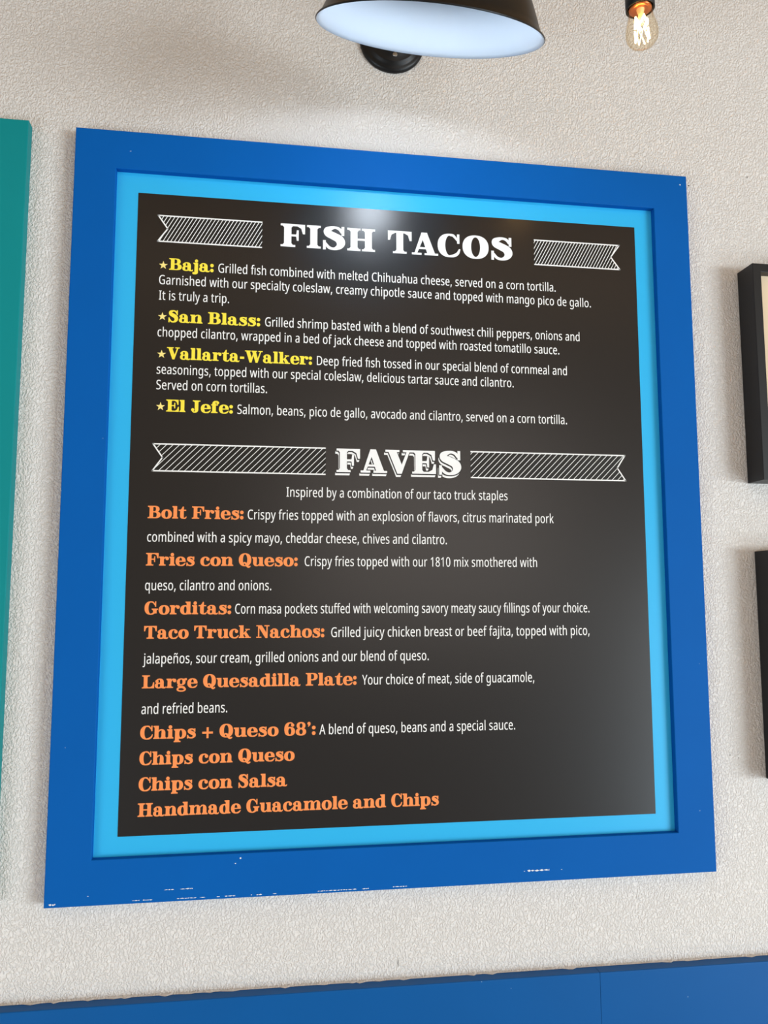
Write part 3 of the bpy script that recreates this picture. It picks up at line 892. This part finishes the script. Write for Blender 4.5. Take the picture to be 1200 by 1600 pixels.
def layer(shifts, y, mi):
    pts, tris = flat_union([[(x + dx, z + dz) for x, z in p] for dx, dz in shifts for p in face])
    print_tris(bm, [(p[0] / 1000, p[1] / 1000) for p in pts], tris, y, mi)


layer([(-2.1 * s, -5.4 * s) for s in (0.50, 0.65, 0.80, 0.95)], TY, 0)
layer([(-1.2, -1.9), (-0.6, -1.2), (0.7, -1.6), (-1.3, -0.4), (0.0, -1.9), (0.9, 0.3)], TY - 0.0002, 1)
layer([(0.0, 0.0)], TY - 0.0004, 0)
t3 = link('title_text', bm, [M['white_print'], M['gap_print']], board)
t3['label'] = 'white shaded slab-serif word FAVES'

CAPH = 0.0196
for text, x0, x1, z in (('Baja:', 0.1503, 0.2210, 0.9752), ('San Blass:', 0.1515, 0.2973, 0.8880), ('Vallarta-Walker:', 0.1505, 0.3822, 0.8271), ('El Jefe:', 0.1517, 0.2560, 0.7414)):
    slab_text('heading_text', text, x0, x1, z, CAPH, M['yellow_print'], 'yellow slab-serif heading ' + text.rstrip(':'))
for text, x0, x1, z in (('Bolt Fries:', 0.1283, 0.2758, 0.5710), ('Fries con Queso:', 0.1277, 0.3620, 0.4972), ('Gorditas:', 0.1277, 0.2592, 0.4220), ('Taco Truck Nachos:', 0.1280, 0.4052, 0.3849),
                       ('Large Quesadilla Plate:', 0.1272, 0.4568, 0.3100), ('Chips + Queso 68\u2019:', 0.1268, 0.3925, 0.2342), ('Chips con Queso', 0.1268, 0.3602, 0.1962), ('Chips con Salsa', 0.1268, 0.3491, 0.1581),
                       ('Handmade Guacamole and Chips', 0.1266, 0.5883, 0.1206)):
    slab_text('heading_text', text, x0, x1, z, CAPH, M['orange_print'], 'orange slab-serif heading ' + text.rstrip(':'))

for sx, sz in ((0.1411, 0.9822), (0.1419, 0.8966), (0.1423, 0.8345), (0.1430, 0.7492)):
    bm = bmesh.new()
    pts = []
    for k in range(10):
        r = 0.0072 if k % 2 == 0 else 0.0029
        a = PI / 2 + k * PI / 5
        pts.append((sx + r * math.cos(a), sz + r * math.sin(a)))
    print_poly(bm, pts, TY)
    link('star', bm, M['star_print'], board)

for text, x0, x1, z in (
        ('Grilled fish combined with melted Chihuahua cheese, served on a corn tortilla.', 0.2284, 0.8033, 0.9752),
        ('Garnished with our specialty coleslaw, creamy chipotle sauce and topped with mango pico de gallo.', 0.1351, 0.8668, 0.9504),
        ('It is truly a trip.', 0.1356, 0.2466, 0.9244),
        ('Grilled shrimp basted with a blend of southwest chili peppers, onions and', 0.3051, 0.8444, 0.8886),
        ('chopped cilantro, wrapped in a bed of jack cheese and topped with roasted tomatillo sauce.', 0.1351, 0.8070, 0.8635),
        ('Deep fried fish tossed in our special blend of cornmeal and', 0.3902, 0.8198, 0.8272),
        ('seasonings, topped with our special coleslaw, delicious tartar sauce and cilantro.', 0.1354, 0.7244, 0.8023),
        ('Served on corn tortillas.', 0.1356, 0.3098, 0.7770),
        ('Salmon, beans, pico de gallo, avocado and cilantro, served on a corn tortilla.', 0.2631, 0.8176, 0.7413),
        ('Inspired by a combination of our taco truck staples', 0.3430, 0.7101, 0.6086),
        ('Crispy fries topped with an explosion of flavors, citrus marinated pork', 0.2823, 0.7896, 0.5714),
        ('combined with a spicy mayo, cheddar cheese, chives and cilantro.', 0.1285, 0.6055, 0.5344),
        ('Crispy fries topped with our 1810 mix smothered with', 0.3731, 0.7588, 0.4977),
        ('queso, cilantro and onions.', 0.1276, 0.3208, 0.4592),
        ('Corn masa pockets stuffed with welcoming savory meaty saucy fillings of your choice.', 0.2652, 0.8481, 0.4226),
        ('Grilled juicy chicken breast or beef fajita, topped with pico,', 0.4160, 0.8471, 0.3851),
        ('jalape\u00f1os, sour cream, grilled onions and our blend of queso.', 0.1275, 0.5737, 0.3471),
        ('Your choice of meat, side of guacamole,', 0.4656, 0.7498, 0.3100),
        ('and refried beans.', 0.1276, 0.2560, 0.2716),
        ('A blend of queso, beans and a special sauce.', 0.3983, 0.7158, 0.2345)):
    sans_text(text, x0, x1, z)

# ------------------------------------------------------------------ the teal board that hangs to the left, mostly outside the picture
teal = thing('menu_board', 'teal painted framed board beside the blue menu, only its right rail showing', 'menu board', (-0.0722 - BW, 0, Z0 + 0.005), 'framed menu boards on the wall')
bm = bmesh.new()
rect_frame(bm, 0, BW, 0, BH, RAIL, FRONT, WALL_Y - 0.0003)
link('frame', bm, M['teal'], teal)
bm = bmesh.new()
box(bm, RAIL - 0.006, BW - RAIL + 0.006, 0.0004, WALL_Y - 0.0006, RAIL - 0.006, BH - RAIL + 0.006)
link('border_panel', bm, M['sky_blue'], teal)
bm = bmesh.new()
box(bm, PX0, PX1, 0.0, 0.0006, PZ0, PZ1)
link('menu_panel', bm, M['black_print'], teal)


# ------------------------------------------------------------------ two deep black picture frames at the right
def picture_frame(label, x0, z0):
    t = thing('picture_frame', label, 'picture frame', (x0, 0, Z0 + z0), 'deep black picture frames right of the blue menu')
    w, h = 0.310, 0.386
    bm = bmesh.new()
    rect_frame(bm, 0, w, 0, h, 0.0155, -0.0370, WALL_Y - 0.0003, 0.0008)
    link('frame', bm, M['frame_black'], t)
    bm = bmesh.new()
    rect_frame(bm, 0.013, w - 0.013, 0.013, h - 0.013, 0.050, -0.0205, -0.0150, 0.0006)
    link('mat_board', bm, M['mat_cream'], t)
    bm = bmesh.new()
    box(bm, 0.014, w - 0.014, -0.0148, 0.0, 0.014, h - 0.014)
    link('art_print', bm, M['art_paper'], t)
    return t


picture_frame('upper of the two deep black picture frames, cream mat showing', 1.1535, 0.6474)
picture_frame('lower of the two deep black picture frames, only its left side showing', 1.1597, 0.1410)

# ------------------------------------------------------------------ gooseneck sign lamp over the blue board
lamp = thing('gooseneck_lamp', 'black gooseneck wall lamp with white-lined shade above the blue menu', 'wall lamp', (0.5178, WALL_Y, Z0 + 1.4145))
LO = Vector(lamp.location)


def local(p):
    return Vector(p) - LO


C = local((0.520, -0.300, Z0 + 1.206))
AX = Vector((0.035, -0.437, 0.899)).normalized()      # from the mouth up towards the neck
SF = axis_frame(C, AX)
R = 0.1540
outer = [(R, 0.0), (R + 0.0012, 0.0012), (R, 0.0028), (R - 0.0035, 0.004), (R - 0.008, 0.013), (R - 0.016, 0.030), (R - 0.026, 0.050), (R - 0.040, 0.072), (R - 0.060, 0.094), (R - 0.085, 0.111), (0.048, 0.122), (0.040, 0.127)]
bm = bmesh.new()
lathe(bm, outer, 96, SF)
shade = link('shade', bm, M['black_enamel'], lamp, True)
bm = bmesh.new()
inner = [(R, 0.0), (R - 0.0018, 0.0008), (R - 0.0050, 0.004), (R - 0.0095, 0.013), (R - 0.0175, 0.030), (R - 0.0275, 0.050), (R - 0.0415, 0.0705), (R - 0.0615, 0.0925), (R - 0.0865, 0.1095), (0.040, 0.1205), (0.0, 0.1215)]
lathe(bm, inner, 96, SF)
lining = link('shade_lining', bm, M['white_enamel'], lamp, True)
lining['label'] = 'white enamel inside of the shade'
bm = bmesh.new()
lathe(bm, [(0.040, 0.126), (0.041, 0.130), (0.038, 0.140), (0.032, 0.150), (0.030, 0.185), (0.026, 0.195), (0.016, 0.201), (0.0, 0.201)], 40, SF)
link('neck', bm, M['black_enamel'], lamp, True)
bm = bmesh.new()
top = C + AX * 0.196
path = spline([(0.0, -0.012, 0.0), (0.0, -0.060, 0.012), tuple(Vector((0.001, -0.14, 0.075))), tuple(Vector((0.003, -0.235, 0.150))), tuple(Vector((0.006, -0.345, 0.182))), tuple(top + Vector((0.004, -0.045, 0.125))), tuple(top + AX * 0.06), tuple(top)], 10)
tube(bm, path, 0.0095, 16)
link('arm', bm, M['black_enamel'], lamp, True)
PF = axis_frame((0, 0, 0), (0, -1, 0))
bm = bmesh.new()
lathe(bm, [(0.0565, 0.0), (0.0570, 0.003), (0.0560, 0.006), (0.0520, 0.0085), (0.0500, 0.0090), (0.0470, 0.0105), (0.0440, 0.0140), (0.0420, 0.0150), (0.020, 0.0170), (0.0175, 0.0230), (0.0130, 0.0270), (0.0, 0.0270)], 64, PF)
plate = link('wall_plate', bm, M['black_enamel'], lamp, True)
bm = bmesh.new()
lathe(bm, [(0.0042, 0.0), (0.0042, 0.0014), (0.0034, 0.0024), (0.0, 0.0028)], 20, axis_frame((0.0032, -0.0154, -0.0315), (0, -1, 0)))
box(bm, 0.0032 - 0.0028, 0.0032 + 0.0028, -0.01835, -0.0180, -0.0319, -0.0311)
screw = link('screw', bm, M['steel'], plate, False)
# a flood bulb sits deep in the shade: white body, only its flat lens gives off light
bm = bmesh.new()
lathe(bm, [(0.041, 0.0605), (0.0445, 0.0620), (0.0450, 0.0660), (0.040, 0.0780), (0.027, 0.0980), (0.016, 0.1080), (0.014, 0.1210)], 40, SF)
flood = link('light_bulb', bm, M['white_enamel'], lamp, True)
bm = bmesh.new()
lathe(bm, [(0.041, 0.0605), (0.030, 0.0596), (0.0, 0.0590)], 40, SF)
link('bulb_lens', bm, M['lit_bulb'], flood, True)

# ------------------------------------------------------------------ filament bulb on a festoon cord, hanging at the upper right
BY = -0.285
fest = thing('string_light', 'glowing clear filament bulb in a black socket hanging near the upper right', 'string light', (0.8345, BY, Z0 + 1.2295))
TILT = axis_frame((0, 0, 0), (-0.045, -0.02, 1.0))
bm = bmesh.new()
glass_prof = [(0.0, 0.0), (0.006, 0.0004), (0.012, 0.0022), (0.0172, 0.0058), (0.0210, 0.0110), (0.0226, 0.0170), (0.0228, 0.0225), (0.0220, 0.0285), (0.0203, 0.0350), (0.0186, 0.0410), (0.0172, 0.0475), (0.0165, 0.0540), (0.0162, 0.0600)]
lathe(bm, glass_prof, 48, TILT)
link('glass_bulb', bm, M['glass'], fest, True)
bm = bmesh.new()
lathe(bm, [(0.0, 0.0575), (0.010, 0.0570), (0.0158, 0.0565), (0.0160, 0.0590), (0.0152, 0.0620), (0.0160, 0.0650), (0.0152, 0.0680), (0.0158, 0.0710), (0.0, 0.0720)], 40, TILT)
link('screw_base', bm, M['copper'], fest, True)
bm = bmesh.new()
lathe(bm, [(0.0166, 0.0620), (0.0188, 0.0570), (0.0203, 0.0575), (0.0204, 0.0700), (0.0196, 0.0860), (0.0170, 0.0980), (0.0120, 0.1060), (0.0060, 0.1100), (0.0, 0.1100)], 40, TILT)
link('socket', bm, M['rubber'], fest, True)
bm = bmesh.new()
lathe(bm, [(0.0, 0.0340), (0.0028, 0.0345), (0.0034, 0.0390), (0.0040, 0.0500), (0.0058, 0.0575)], 20, TILT)
link('glass_stem', bm, M['stem_glass'], fest, True)
bm = bmesh.new()
zig = []
NL = 7
for k in range(NL * 2 + 1):
    a = 2 * PI * (k / (NL * 2)) * 0.92
    up = k % 2
    zig.append(TILT @ Vector((0.0098 * math.cos(a), 0.0098 * math.sin(a), 0.0105 if not up else 0.0250)))
tube(bm, zig, 0.0011, 8)
zig2 = []
for k in range(9):
    a = 2 * PI * (k / 8) * 0.9 + 0.4
    zig2.append(TILT @ Vector((0.0085 * math.cos(a), 0.0085 * math.sin(a), 0.0310 if k % 2 == 0 else 0.0430)))
tube(bm, zig2, 0.0021, 8)
link('filament', bm, M['filament'], fest, False)
bm = bmesh.new()
st = TILT @ Vector((0, 0, 0.108))
tube(bm, spline([tuple(st), tuple(st + Vector((0, 0, 0.03))), (0.0, 0.0, 0.168)], 6), 0.0032, 10)
tube(bm, spline([(-2.6, 0.288, 0.60), (-1.9, 0.12, 0.36), (-0.9, 0.01, 0.21), (0.0, 0.0, 0.168), (0.7, 0.01, 0.25), (1.3, 0.12, 0.40), (1.9, 0.288, 0.62)], 12), 0.0032, 10)
link('cord', bm, M['rubber'], fest, True)
